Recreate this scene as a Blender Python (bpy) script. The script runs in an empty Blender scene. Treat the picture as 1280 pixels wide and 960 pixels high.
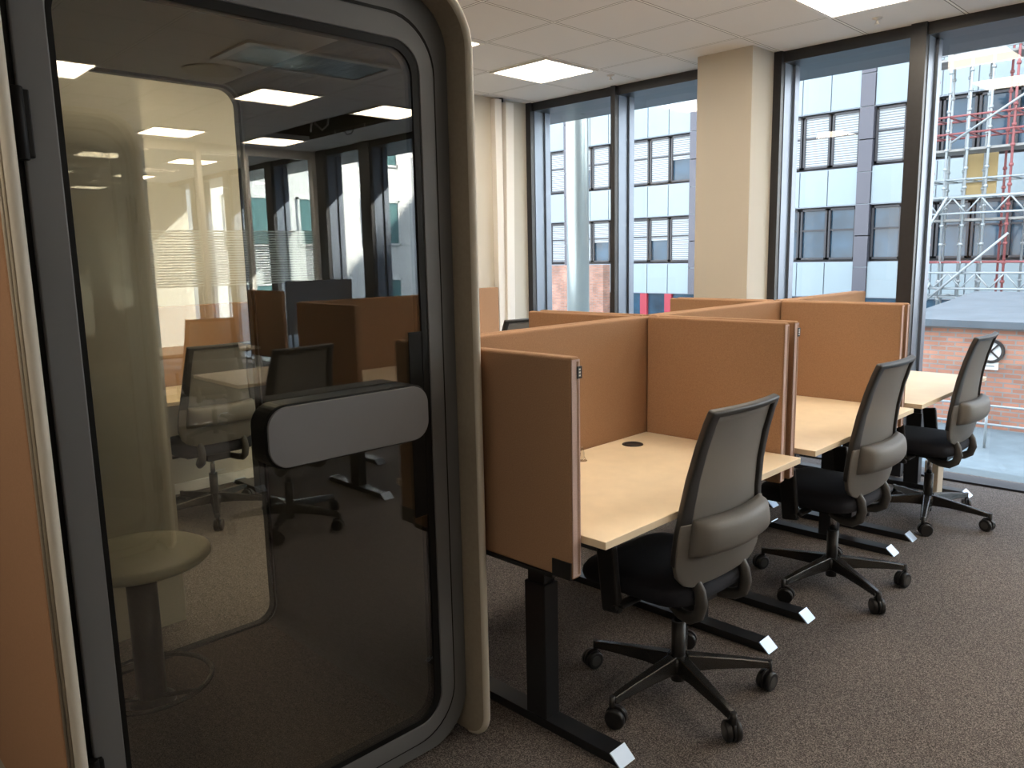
import bpy, bmesh, math, random
from mathutils import Vector, Matrix
random.seed(7)
PI = math.pi
sc = bpy.context.scene
COL = sc.collection
# ------------------------------------------------------------------ camera
EYE = 1.555
FPX = 986.1
RR = [[0.71286, 0.70102, -0.02024], [0.09774, -0.12788, -0.98696], [-0.69447, 0.70158, -0.15967]]
cd = bpy.data.cameras.new('camera'); cam = bpy.data.objects.new('camera', cd); COL.objects.link(cam)
cd.sensor_width = 36; cd.lens = FPX / 1280 * 36; cd.clip_start = .02; cd.clip_end = 400
cam.matrix_world = Matrix(((RR[0][0], -RR[1][0], -RR[2][0], 0), (RR[0][1], -RR[1][1], -RR[2][1], 0),
                           (RR[0][2], -RR[1][2], -RR[2][2], EYE), (0, 0, 0, 1)))
sc.camera = cam
sc.view_settings.view_transform = 'Standard'; sc.view_settings.look = 'None'
sc.view_settings.gamma = 1; sc.view_settings.use_curve_mapping = False
sc.view_settings.exposure = 0.27
SKY = 4.2; SUN = 30.0; PANEL_EMIT = 17.0
# ------------------------------------------------------------------ world + sun
w = bpy.data.worlds.new('sky'); sc.world = w; w.use_nodes = True
nt = w.node_tree; nt.nodes.clear()
o_ = nt.nodes.new('ShaderNodeOutputWorld'); bg = nt.nodes.new('ShaderNodeBackground')
tc = nt.nodes.new('ShaderNodeTexCoord'); sp = nt.nodes.new('ShaderNodeSeparateXYZ')
cr = nt.nodes.new('ShaderNodeValToRGB'); nz = nt.nodes.new('ShaderNodeTexNoise'); cr2 = nt.nodes.new('ShaderNodeValToRGB')
mx = nt.nodes.new('ShaderNodeMixRGB')
nt.links.new(tc.outputs['Generated'], sp.inputs[0]); nt.links.new(sp.outputs['Z'], cr.inputs[0])
e = cr.color_ramp.elements
e[0].position = 0.0; e[0].color = (.88, .94, 1, 1); e[1].position = .8; e[1].color = (.60, .75, 1, 1)
nt.links.new(tc.outputs['Generated'], nz.inputs['Vector']); nz.inputs['Scale'].default_value = 3.5; nz.inputs['Detail'].default_value = 6
nt.links.new(nz.outputs['Fac'], cr2.inputs[0]); cr2.color_ramp.elements[0].position = .45; cr2.color_ramp.elements[1].position = .62
nt.links.new(cr2.outputs[0], mx.inputs[0]); nt.links.new(cr.outputs[0], mx.inputs[1]); mx.inputs[2].default_value = (1.25, 1.25, 1.27, 1)
nt.links.new(mx.outputs[0], bg.inputs[0]); bg.inputs[1].default_value = SKY
nt.links.new(bg.outputs[0], o_.inputs[0])
sl = bpy.data.lights.new('sun', 'SUN'); so = bpy.data.objects.new('sun', sl); COL.objects.link(so)
sl.energy = SUN; sl.angle = math.radians(.6); sl.color = (1, .93, .82)
so.rotation_euler = Vector((-.78, .47, .42)).to_track_quat('Z', 'Y').to_euler(); so.location = (-20, 15, 20)
for i, (x0, x1) in enumerate(((-5.2, -3.3), (-2.7, 1.5), (1.5, 5.9))):
    al = bpy.data.lights.new('window_portal', 'AREA'); ao = bpy.data.objects.new('window_portal', al); COL.objects.link(ao)
    al.shape = 'RECTANGLE'; al.size = x1 - x0; al.size_y = 2.85; al.cycles.is_portal = True
    ao.location = ((x0 + x1) / 2, 5.93, 1.45); ao.rotation_euler = (-PI / 2, 0, 0)

# ------------------------------------------------------------------ pixel helper (for the far exterior layout)
def at(px, py, Y):
    c = ((px - 640) / FPX, (py - 480) / FPX, 1)
    d = [sum(RR[k][i] * c[k] for k in range(3)) for i in range(3)]
    t = Y / d[1]
    return Vector((d[0] * t, Y, EYE + d[2] * t))

# ------------------------------------------------------------------ materials
def newmat(name):
    m = bpy.data.materials.new(name); m.use_nodes = True
    return m, m.node_tree, m.node_tree.nodes['Principled BSDF']

def mat(name, col, rough=.5, metal=0, noise=0, nscale=40, bump=0, bscale=200, spec=.5, emit=0):
    m, t, b = newmat(name)
    b.inputs['Base Color'].default_value = (*col, 1); b.inputs['Roughness'].default_value = rough
    b.inputs['Metallic'].default_value = metal; b.inputs['Specular IOR Level'].default_value = spec
    tcn = t.nodes.new('ShaderNodeTexCoord')
    if noise:
        n = t.nodes.new('ShaderNodeTexNoise'); n.inputs['Scale'].default_value = nscale; n.inputs['Detail'].default_value = 4
        t.links.new(tcn.outputs['Object'], n.inputs['Vector'])
        r = t.nodes.new('ShaderNodeValToRGB'); r.color_ramp.elements[0].position = .3; r.color_ramp.elements[1].position = .7
        r.color_ramp.elements[0].color = tuple(c * (1 - noise) for c in col) + (1,)
        r.color_ramp.elements[1].color = tuple(min(1, c * (1 + noise)) for c in col) + (1,)
        t.links.new(n.outputs['Fac'], r.inputs[0]); t.links.new(r.outputs[0], b.inputs['Base Color'])
    if bump:
        n = t.nodes.new('ShaderNodeTexNoise'); n.inputs['Scale'].default_value = bscale; n.inputs['Detail'].default_value = 3
        t.links.new(tcn.outputs['Object'], n.inputs['Vector'])
        bp = t.nodes.new('ShaderNodeBump'); bp.inputs['Strength'].default_value = bump; bp.inputs['Distance'].default_value = .002
        t.links.new(n.outputs['Fac'], bp.inputs['Height']); t.links.new(bp.outputs[0], b.inputs['Normal'])
    if emit:
        b.inputs['Emission Color'].default_value = (*col, 1); b.inputs['Emission Strength'].default_value = emit
    return m

def glass(name, tint=(1, 1, 1), gain=1.7, ior=1.5):
    m = bpy.data.materials.new(name); m.use_nodes = True; t = m.node_tree; t.nodes.clear()
    out = t.nodes.new('ShaderNodeOutputMaterial'); tr = t.nodes.new('ShaderNodeBsdfTransparent'); gl = t.nodes.new('ShaderNodeBsdfGlossy')
    gl.inputs['Roughness'].default_value = 0.0; tr.inputs[0].default_value = (*tint, 1)
    f = t.nodes.new('ShaderNodeFresnel'); f.inputs['IOR'].default_value = ior
    mu = t.nodes.new('ShaderNodeMath'); mu.operation = 'MULTIPLY'; mu.inputs[1].default_value = gain; mu.use_clamp = True
    mi = t.nodes.new('ShaderNodeMixShader')
    ge = t.nodes.new('ShaderNodeNewGeometry'); mr = t.nodes.new('ShaderNodeMapRange')
    mr.inputs['To Min'].default_value = ior; mr.inputs['To Max'].default_value = 1 / ior
    t.links.new(ge.outputs['Backfacing'], mr.inputs['Value']); t.links.new(mr.outputs[0], f.inputs['IOR'])
    t.links.new(f.outputs[0], mu.inputs[0]); t.links.new(mu.outputs[0], mi.inputs[0])
    t.links.new(tr.outputs[0], mi.inputs[1]); t.links.new(gl.outputs[0], mi.inputs[2]); t.links.new(mi.outputs[0], out.inputs[0])
    return m

def veil(name, col, alpha, rough=.7):
    m, t, b = newmat(name)
    b.inputs['Base Color'].default_value = (*col, 1); b.inputs['Roughness'].default_value = rough; b.inputs['Alpha'].default_value = alpha
    return m

def carpet(name, dark, light, spot, scale=260):
    m, t, b = newmat(name); b.inputs['Roughness'].default_value = .95; b.inputs['Specular IOR Level'].default_value = .2
    tcn = t.nodes.new('ShaderNodeTexCoord')
    n = t.nodes.new('ShaderNodeTexNoise'); n.inputs['Scale'].default_value = scale; n.inputs['Detail'].default_value = 2
    n2 = t.nodes.new('ShaderNodeTexVoronoi'); n2.inputs['Scale'].default_value = scale * 1.3
    t.links.new(tcn.outputs['Object'], n.inputs['Vector']); t.links.new(tcn.outputs['Object'], n2.inputs['Vector'])
    r = t.nodes.new('ShaderNodeValToRGB'); r.color_ramp.elements[0].position = .35; r.color_ramp.elements[1].position = .68
    r.color_ramp.elements[0].color = (*dark, 1); r.color_ramp.elements[1].color = (*light, 1)
    el = r.color_ramp.elements.new(.52); el.color = (*spot, 1)
    mxn = t.nodes.new('ShaderNodeMixRGB'); mxn.inputs[0].default_value = .45
    t.links.new(n.outputs['Fac'], mxn.inputs[1]); t.links.new(n2.outputs['Color'], mxn.inputs[2])
    t.links.new(mxn.outputs[0], r.inputs[0]); t.links.new(r.outputs[0], b.inputs['Base Color'])
    bp = t.nodes.new('ShaderNodeBump'); bp.inputs['Strength'].default_value = .5; bp.inputs['Distance'].default_value = .003
    t.links.new(n.outputs['Fac'], bp.inputs['Height']); t.links.new(bp.outputs[0], b.inputs['Normal'])
    return m

def mathn(t, op, a, b_=None):
    n = t.nodes.new('ShaderNodeMath'); n.operation = op
    for i, v in enumerate((a, b_)):
        if v is None: continue
        if isinstance(v, (int, float)): n.inputs[i].default_value = v
        else: t.links.new(v, n.inputs[i])
    return n.outputs[0]

def ceiling_mat():
    m, t, b = newmat('perforated_ceiling_tile'); b.inputs['Roughness'].default_value = .9
    tcn = t.nodes.new('ShaderNodeTexCoord'); s = t.nodes.new('ShaderNodeSeparateXYZ'); t.links.new(tcn.outputs['Object'], s.inputs[0])
    def grid(o, off):
        f = mathn(t, 'FRACT', mathn(t, 'ADD', mathn(t, 'DIVIDE', mathn(t, 'SUBTRACT', o, off), .6), 100.0))
        d = mathn(t, 'ABSOLUTE', mathn(t, 'SUBTRACT', f, .5))          # .5 at a joint
        return mathn(t, 'GREATER_THAN', d, .5 - .012), mathn(t, 'GREATER_THAN', d, .5 - .021)
    gx, gx2 = grid(s.outputs['X'], .21); gy, gy2 = grid(s.outputs['Y'], .25)
    line = mathn(t, 'MAXIMUM', gx, gy); edge = mathn(t, 'MAXIMUM', gx2, gy2)
    n = t.nodes.new('ShaderNodeTexVoronoi'); n.inputs['Scale'].default_value = 75; n.inputs['Randomness'].default_value = .1
    t.links.new(tcn.outputs['Object'], n.inputs['Vector'])
    hole = mathn(t, 'LESS_THAN', n.outputs['Distance'], .22)
    r = t.nodes.new('ShaderNodeMixRGB'); r.inputs[1].default_value = (.74, .74, .74, 1); r.inputs[2].default_value = (.58, .58, .58, 1)
    t.links.new(hole, r.inputs[0])
    r2 = t.nodes.new('ShaderNodeMixRGB'); r2.inputs[2].default_value = (.16, .16, .16, 1); t.links.new(edge, r2.inputs[0]); t.links.new(r.outputs[0], r2.inputs[1])  # dark strip beside each bar, a shadow gap painted into the colour
    r3 = t.nodes.new('ShaderNodeMixRGB'); r3.inputs[2].default_value = (.86, .86, .84, 1); t.links.new(line, r3.inputs[0]); t.links.new(r2.outputs[0], r3.inputs[1])
    t.links.new(r3.outputs[0], b.inputs['Base Color'])
    return m

def brick_mat(name, c1, c2, mortar, scale):
    m, t, b = newmat(name); b.inputs['Roughness'].default_value = .9
    tcn = t.nodes.new('ShaderNodeTexCoord'); s = t.nodes.new('ShaderNodeSeparateXYZ'); c = t.nodes.new('ShaderNodeCombineXYZ')
    t.links.new(tcn.outputs['Object'], s.inputs[0])
    xy = mathn(t, 'ADD', s.outputs['X'], s.outputs['Y'])
    t.links.new(xy, c.inputs[0]); t.links.new(s.outputs['Z'], c.inputs[1])
    k = t.nodes.new('ShaderNodeTexBrick'); k.inputs['Scale'].default_value = scale
    k.inputs['Color1'].default_value = (*c1, 1); k.inputs['Color2'].default_value = (*c2, 1); k.inputs['Mortar'].default_value = (*mortar, 1)
    k.inputs['Mortar Size'].default_value = .012; k.inputs['Brick Width'].default_value = .24; k.inputs['Row Height'].default_value = .075
    n = t.nodes.new('ShaderNodeTexNoise'); n.inputs['Scale'].default_value = 1.3; n.inputs['Detail'].default_value = 8
    t.links.new(c.outputs[0], k.inputs['Vector']); t.links.new(c.outputs[0], n.inputs['Vector'])
    mm = t.nodes.new('ShaderNodeMixRGB'); mm.blend_type = 'OVERLAY'; mm.inputs[0].default_value = .7
    t.links.new(k.outputs['Color'], mm.inputs[1]); t.links.new(n.outputs['Fac'], mm.inputs[2])
    hs = t.nodes.new('ShaderNodeHueSaturation'); hs.inputs['Saturation'].default_value = .85; t.links.new(mm.outputs[0], hs.inputs['Color'])
    t.links.new(hs.outputs[0], b.inputs['Base Color'])
    return m

def stripe_mat(name, ca, cb, period, duty=.6, rough=.5, alpha_b=None):
    m, t, b = newmat(name); b.inputs['Roughness'].default_value = rough
    tcn = t.nodes.new('ShaderNodeTexCoord'); s = t.nodes.new('ShaderNodeSeparateXYZ'); t.links.new(tcn.outputs['Object'], s.inputs[0])
    f = mathn(t, 'GREATER_THAN', mathn(t, 'FRACT', mathn(t, 'ADD', mathn(t, 'DIVIDE', s.outputs['Z'], period), 100.0)), duty)
    r = t.nodes.new('ShaderNodeMixRGB'); r.inputs[1].default_value = (*ca, 1); r.inputs[2].default_value = (*cb, 1)
    t.links.new(f, r.inputs[0]); t.links.new(r.outputs[0], b.inputs['Base Color'])
    return m

M = dict(
    cream=mat('cream_wall_paint', (.58, .55, .485), .85, bump=.05),
    white_trunk=mat('white_trunking', (.80, .78, .74), .5),
    booth_ceil=mat('grey_booth_ceiling', (.42, .42, .40), .7),
    carrier=mat('dark_grey_carrier', (.06, .058, .055), .45),
    carpet=carpet('speckled_grey_carpet', (.052, .045, .043), (.30, .265, .245), (.135, .120, .113)),
    mat_floor=carpet('brown_booth_carpet', (.045, .034, .028), (.14, .11, .09), (.08, .062, .052)),
    ceiling=ceiling_mat(),
    plenum=mat('dark_plenum', (.02, .02, .02), .9),
    frame=mat('anthracite_window_frame', (.02, .021, .025), .4, noise=.1),
    alu=mat('sky_tinted_aluminium', (.17, .20, .25), .35, metal=.6),  # blue of the sky on the post sides put into the colour
    lamp=mat('lamp_diffuser', (1, .86, .68), .5, emit=PANEL_EMIT),
    lampframe=mat('lamp_frame_white', (.8, .78, .74), .4),
    fabric=mat('tan_screen_fabric', (.385, .228, .135), .85, noise=.12, nscale=300, bump=.5, bscale=500, spec=.25),
    piping=mat('daylit_pink_edge_fabric', (.62, .46, .42), .8, noise=.1, nscale=300),  # same tan fabric, window daylight on its edge put in as pink
    desk=mat('light_maple_laminate', (.90, .75, .54), .35, noise=.04, nscale=12),
    desk_edge=mat('desk_edge_white', (.80, .72, .60), .4),
    black=mat('black_powder_coat', (.012, .013, .016), .38),
    plastic=mat('black_plastic', (.015, .015, .016), .42),
    tip=mat('sky_lit_foot_tip', (.55, .66, .80), .3, metal=.4),  # sky reflection on the foot ends put into the pale blue colour
    chrome=mat('chrome', (.6, .6, .6), .15, metal=1),
    cfr=mat('charcoal_back_frame', (.03, .03, .03), .42),
    cgrey=mat('warm_grey_plastic', (.15, .143, .132), .5, bump=.1),
    seat=mat('black_navy_seat_fabric', (.012, .014, .022), .9, bump=.4),
    mesh=veil('grey_mesh_fabric', (.20, .196, .187), .84, .8),
    arm=mat('polished_dark_base', (.02, .02, .02), .25, spec=.8),
    booth_dark=mat('charcoal_booth_frame', (.125, .127, .13), .45, spec=.5),
    booth_black=mat('booth_black_seal', (.005, .005, .005), .5, spec=.2),
    booth_shell=mat('shaded_cream_booth_shell', (.36, .31, .24), .6, noise=.05, nscale=80),  # light cream shell darkened to taupe, its shade put into the colour
    booth_light=mat('light_grey_booth_lip', (.62, .58, .50), .55),
    booth_tan=mat('tan_booth_side_felt', (.42, .24, .14), .95, noise=.06, nscale=300, bump=.3, spec=.2),
    booth_in=mat('dark_booth_felt', (.075, .068, .060), .9, bump=.3, spec=.3),
    handle_face=mat('grey_handle_face', (.16, .16, .17), .45),
    doorglass=glass('booth_glass', (.96, .96, .92), 2.7),
    backglass=glass('booth_back_glass', (.965, .96, .90), .8),
    winglass=glass('window_glass', (.96, .98, .985), .8),
    frost=mat('frosted_stripes', (.90, .98, .98), .6),
    panelb=mat('pale_blue_facade_panel', (.27, .33, .355), .3, noise=.06, nscale=.4),
    purple=mat('grey_violet_facade_panel', (.085, .083, .102), .3),
    wframe=mat('brown_grey_window_frame', (.04, .038, .042), .5),
    farglass=mat('dark_blue_window_glass', (.02, .055, .09), .06, spec=.6, noise=.5, nscale=1.2),
    blind=stripe_mat('white_slat_blind', (.42, .45, .46), (.14, .15, .16), .085, .62),
    sill=mat('window_sill_metal', (.25, .28, .32), .35, metal=.5),
    redpost=mat('red_painted_post', (.36, .03, .05), .4),
    brick=brick_mat('weathered_red_brick', (.50, .17, .075), (.33, .12, .06), (.27, .23, .20), 1.0),
    roofgrey=mat('grey_roof_felt', (.10, .12, .135), .7, noise=.15, nscale=2),
    asphalt=mat('grey_asphalt', (.13, .17, .19), .8, noise=.12, nscale=4),
    kerb=mat('pale_kerb', (.42, .45, .46), .7),
    steel=mat('galvanised_scaffold_tube', (.33, .36, .37), .4, metal=.3),
    steelred=mat('red_scaffold_tube', (.27, .08, .08), .5),
    plank=mat('scaffold_plank', (.30, .29, .27), .8, noise=.2, nscale=3),
    ply=mat('ochre_plywood', (.50, .36, .16), .7),
    pillar=mat('silver_column_cladding', (.30, .34, .34), .28, metal=.55),
    whitef=mat('white_render_facade', (.72, .74, .74), .7),
    teal=mat('teal_window_glass', (.12, .24, .25), .08, spec=1),
    acryl=glass('clear_acrylic', (.95, .95, .92), 3),
    ventg=mat('grey_vent_metal', (.30, .36, .37), .3, metal=.5),
    disc=mat('cream_speaker_grille', (.55, .52, .44), .7),
    cable=mat('pale_cable', (.6, .6, .58), .5),
    beige=mat('beige_box', (.55, .47, .36), .7),
    stoolw=mat('pale_stool_seat', (.50, .47, .36), .45),
    bluegrey=mat('blue_grey_screen_fabric', (.16, .18, .22), .9),
)

_m = M['frost']; _t = _m.node_tree; _b = _t.nodes['Principled BSDF']; _tr = _t.nodes.new('ShaderNodeBsdfTranslucent'); _mx = _t.nodes.new('ShaderNodeMixShader')
_tr.inputs[0].default_value = (.90, .98, .98, 1); _t.links.new(_b.outputs[0], _mx.inputs[1]); _t.links.new(_tr.outputs[0], _mx.inputs[2])
_t.links.new(_mx.outputs[0], _t.nodes['Material Output'].inputs[0])
# ------------------------------------------------------------------ mesh helpers
def new_bm(): return bmesh.new()

def obj(name, bm, m, parent=None, smooth=False, bevel=0, sub=0, bseg=2, autos=None):
    me = bpy.data.meshes.new(name); bmesh.ops.recalc_face_normals(bm, faces=bm.faces); bm.to_mesh(me); bm.free()
    o = bpy.data.objects.new(name, me); COL.objects.link(o)
    ms = m if isinstance(m, (list, tuple)) else [m]
    for k in ms: me.materials.append(M[k])
    if parent is not None: o.parent = parent
    if smooth:
        for p in me.polygons: p.use_smooth = True
        if autos is not None:
            pass
    if bevel:
        b = o.modifiers.new('bevel', 'BEVEL'); b.width = bevel; b.segments = bseg; b.limit_method = 'ANGLE'; b.angle_limit = math.radians(40)
        b.harden_normals = False
    if sub:
        s = o.modifiers.new('sub', 'SUBSURF'); s.levels = sub; s.render_levels = sub
    return o

def box(bm, x0, x1, y0, y1, z0, z1, mi=0, rot=None, piv=None):
    v = [bm.verts.new((x, y, z)) for x in (x0, x1) for y in (y0, y1) for z in (z0, z1)]
    fs = [(0, 1, 3, 2), (4, 6, 7, 5), (0, 4, 5, 1), (2, 3, 7, 6), (0, 2, 6, 4), (1, 5, 7, 3)]
    for f in fs:
        fc = bm.faces.new([v[i] for i in f]); fc.material_index = mi
    if rot is not None:
        bmesh.ops.rotate(bm, verts=v, cent=piv or Vector(((x0 + x1) / 2, (y0 + y1) / 2, (z0 + z1) / 2)), matrix=rot)
    return v

def tube(bm, pts, r, n=10, mi=0, closed=False, caps=True):
    """swept round tube along a polyline; r is a number or a list"""
    pts = [Vector(p) for p in pts]; N = len(pts); rings = []
    up = None
    for i, p in enumerate(pts):
        if closed: d = (pts[(i + 1) % N] - pts[i - 1])
        else: d = (pts[min(i + 1, N - 1)] - pts[max(i - 1, 0)])
        d = d.normalized()
        if up is None:
            a = Vector((0, 0, 1)) if abs(d.z) < .9 else Vector((1, 0, 0))
            up = d.cross(a).normalized()
        up = (up - d * up.dot(d)).normalized(); sd = d.cross(up)
        rr = r[i] if isinstance(r, (list, tuple)) else r
        rings.append([bm.verts.new(p + (up * math.cos(2 * PI * k / n) + sd * math.sin(2 * PI * k / n)) * rr) for k in range(n)])
    for i in range(N if closed else N - 1):
        a, b = rings[i], rings[(i + 1) % N]
        for k in range(n):
            f = bm.faces.new((a[k], a[(k + 1) % n], b[(k + 1) % n], b[k])); f.material_index = mi; f.smooth = True
    if caps and not closed:
        f = bm.faces.new(rings[0]); f.material_index = mi
        f = bm.faces.new(rings[-1]); f.material_index = mi

def lathe(bm, prof, c=(0, 0, 0), n=28, mi=0, axis='z'):
    rings = []
    for r, z in prof:
        ring = []
        for k in range(n):
            a = 2 * PI * k / n; x, y = r * math.cos(a), r * math.sin(a)
            p = (x, y, z) if axis == 'z' else ((z, x, y) if axis == 'x' else (x, z, y))
            ring.append(bm.verts.new(Vector(p) + Vector(c)))
        rings.append(ring)
    for i in range(len(rings) - 1):
        for k in range(n):
            f = bm.faces.new((rings[i][k], rings[i][(k + 1) % n], rings[i + 1][(k + 1) % n], rings[i + 1][k])); f.material_index = mi; f.smooth = True
    for q in (0, -1):
        f = bm.faces.new(rings[q]); f.material_index = mi

def rrect(y0, y1, z0, z1, r, n=8):
    pts = []
    for cy, cz, a0 in ((y1 - r, z1 - r, 0), (y0 + r, z1 - r, 90), (y0 + r, z0 + r, 180), (y1 - r, z0 + r, 270)):
        for k in range(n + 1):
            a = math.radians(a0 + 90 * k / n); pts.append((cy + r * math.cos(a), cz + r * math.sin(a)))
    return pts

def ring(bm, outer, inner, x0, x1, mi=0):
    """frame between two outlines (y,z), from x0 to x1"""
    n = len(outer)
    A = [bm.verts.new((x0, *p)) for p in outer]; B = [bm.verts.new((x1, *p)) for p in outer]
    C = [bm.verts.new((x0, *p)) for p in inner]; D = [bm.verts.new((x1, *p)) for p in inner]
    for i in range(n):
        j = (i + 1) % n
        for q in ((A[i], A[j], B[j], B[i]), (C[i], D[i], D[j], C[j]), (A[i], C[i], C[j], A[j]), (B[i], B[j], D[j], D[i])):
            f = bm.faces.new(q); f.material_index = mi

def slab(bm, outline, x0, x1, mi=0):
    A = [bm.verts.new((x0, *p)) for p in outline]; B = [bm.verts.new((x1, *p)) for p in outline]; n = len(A)
    bm.faces.new(A).material_index = mi; bm.faces.new(B).material_index = mi
    for i in range(n):
        j = (i + 1) % n; bm.faces.new((A[i], A[j], B[j], B[i])).material_index = mi

def thing(name, label, cat, loc=(0, 0, 0), rz=0, group=None):
    o = bpy.data.objects.new(name, None); COL.objects.link(o); o.empty_display_size = .1
    o.location = loc; o.rotation_euler = (0, 0, rz); o['label'] = label; o['category'] = cat
    if group: o['group'] = group
    return o

def tag(o, label, cat, group=None, kind=None):
    o['label'] = label; o['category'] = cat
    if group: o['group'] = group
    if kind: o['kind'] = kind
    return o

KIDS = {}
def kids(o): return [c for c in COL.objects if c.parent == o]
def copy_tree(o, parent=None):
    c = o.copy(); COL.objects.link(c)
    if parent is not None: c.parent = parent
    for ch in kids(o): copy_tree(ch, c)
    return c

def dup(root, loc, rz, label, group=None):
    r = copy_tree(root); r.location = loc; r.rotation_euler = (0, 0, rz); r['label'] = label
    if group: r['group'] = group
    return r

def struct(name, bm, m, parent=None, **k):
    o = obj(name, bm, m, parent, **k)
    if parent is None: o['kind'] = 'structure'
    return o

# ------------------------------------------------------------------ room shell
ZC = 2.965; YW = 5.64; XL = -5.3; XG = 5.95; XR = 11.0; YB = -4.0
bm = new_bm(); box(bm, XL - .3, XR + .3, YB - .3, YW + .33, -.2, 0); struct('floor', bm, 'carpet')
bm = new_bm()                                   # ceiling with the missing tiles
hx0, hx1, hy0, hy1 = 3.22, 4.98, 4.46, 5.04
box(bm, XL - .2, hx0, YB - .2, YW + .3, ZC, ZC + .04); box(bm, hx1, XR + .2, YB - .2, YW + .3, ZC, ZC + .04)
box(bm, hx0, hx1, YB - .2, hy0, ZC, ZC + .04); box(bm, hx0, hx1, hy1, YW + .3, ZC, ZC + .04)
struct('ceiling', bm, 'ceiling')
bm = new_bm(); box(bm, XL - .3, XR + .3, YB - .3, YW + .33, ZC + .5, ZC + .6); struct('trim_1', bm, 'plenum')
bm = new_bm(); box(bm, XL - .25, XL, YB - .25, YW + .3, 0, ZC + .5); struct('wall_left', bm, 'cream')
bm = new_bm(); box(bm, XR, XR + .25, YB - .25, YW + .3, 0, ZC + .5); struct('wall_right', bm, 'cream')
bm = new_bm(); box(bm, XL, XR, YB - .25, YB, 0, ZC + .5); struct('wall_back', bm, 'cream')
bm = new_bm(); box(bm, -3.65, -3.35, -1.6, 1.308, 0, ZC); struct('wall_behind_booth', bm, 'cream')
bm = new_bm(); box(bm, -3.27, -2.83, 5.3, 5.97, 0, ZC); struct('wall_column', bm, 'cream', bevel=.004)
bm = new_bm(); box(bm, XL, XL + .015, YB, YW, 0, .07); struct('baseboard_left', bm, 'white_trunk')

# window wall: header, sill, posts, glass
def window(n, x0, x1, posts, wide=.09):
    bm = new_bm()
    box(bm, x0, x1, YW, YW + .27, 2.89, ZC)                 # header beam
    box(bm, x0, x1, YW + .08, YW + .25, 0, .014)            # floor rail
    fr = struct('window_%d' % n, bm, 'frame')
    for i, (px, wd) in enumerate(posts):
        b2 = new_bm(); box(b2, px - wd / 2, px + wd / 2, YW - .03, YW + .02, 0, ZC + .0); obj('window_post', b2, 'frame', fr)
        b2 = new_bm(); box(b2, px - wd / 2 - .005, px + wd / 2 + .005, YW + .02, YW + .17, .035, 2.89)
        box(b2, px + wd / 2 + .005, px + wd / 2 + .022, YW + .15, YW + .22, .035, 2.89); box(b2, px - wd / 2 - .03, px - wd / 2 - .005, YW + .15, YW + .22, .035, 2.89)
        obj('window_fin', b2, 'alu', fr)
    xs = [x0] + [p for p, _ in posts if x0 + .1 < p < x1 - .1] + [x1]
    for a, b in zip(xs[:-1], xs[1:]):
        b2 = new_bm(); box(b2, a + .02, b - .02, YW + .197, YW + .203, .03, 2.9); obj('window_pane', b2, 'winglass', fr)
    return fr
window(1, XL, -3.26, [(XL + .03, .06), (-4.28, .045), (-3.32, .08)])
right_posts = [(-2.80, .06), (-1.855, .095)]
x = -.62
while x < 6: right_posts.append((x, .095)); x += 1.22
window(2, -2.84, 1.2, [p for p in right_posts if p[0] < 1.2])
window(3, 1.2, XG, [p for p in right_posts if 1.2 < p[0] < 3.0] + [(3.6, .28), (4.72, .22), (5.75, .2)])
window(4, XG, XR, [(7.2, .2), (8.6, .2), (9.9, .2)])
bm = new_bm(); box(bm, XL - .4, XR + .4, YW + .27, YW + .75, 2.90, 4.2); struct('trim_2', bm, 'frame')       # outer soffit above the glass
bm = new_bm(); box(bm, XL - .4, XR + .4, YW + .27, YW + .55, -1.3, -.01); struct('trim_3', bm, 'asphalt')

# ceiling lights
first = None
LX = [-4.59, -2.19, .21, 2.61, 5.01, 7.41]; LY = [4.45, 3.25, 1.45, -.35]
shown = [(-4.59, 4.45, 'square lit ceiling panel above the far left desks, beside the white pipes'),
         (-2.19, 4.45, 'square lit ceiling panel at the top edge of the picture, nearest the window pillar'),
         (-4.59, 3.25, 'square lit ceiling panel hidden behind the booth frame, nearest the left wall'),
         (-2.19, 3.25, 'square lit ceiling panel straight above the first cubicle'),
         (-4.59, 1.45, 'square lit ceiling panel behind the booth, above the rear desk'),
         (-2.19, 1.45, 'square lit ceiling panel directly above the booth roof'),
         (.21, 4.45, 'square lit ceiling panel in the aisle next to the windows'),
         (.21, 3.25, 'square lit ceiling panel in the aisle, one row in from the windows'),
         (2.61, 4.45, 'square lit ceiling panel mirrored at the right edge of the booth door'),
         (2.61, 3.25, 'largest square lit ceiling panel mirrored in the booth door'),
         (2.61, 1.45, 'square lit ceiling panel mirrored at the top left corner of the booth door'),
         (5.01, 4.45, 'square lit ceiling panel mirrored beside the missing ceiling tiles'),
         (5.01, 3.25, 'square lit ceiling panel mirrored left of the missing ceiling tiles'),
         (7.41, 4.45, 'small far lit ceiling panel past the striped glass, window side'),
         (7.41, 3.25, 'small far lit ceiling panel past the striped glass, room side'),
         (9.81, 4.45, 'tiniest mirrored lit ceiling panel, near the end wall'),
         (.21, -1.55, 'square lit ceiling panel behind the camera'),
         (-2.19, -.95, 'unseen lit ceiling panel added on the left behind the camera to brighten the booth side')]  # last panel is an unseen extra, added to brighten the booth's outer side
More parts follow.
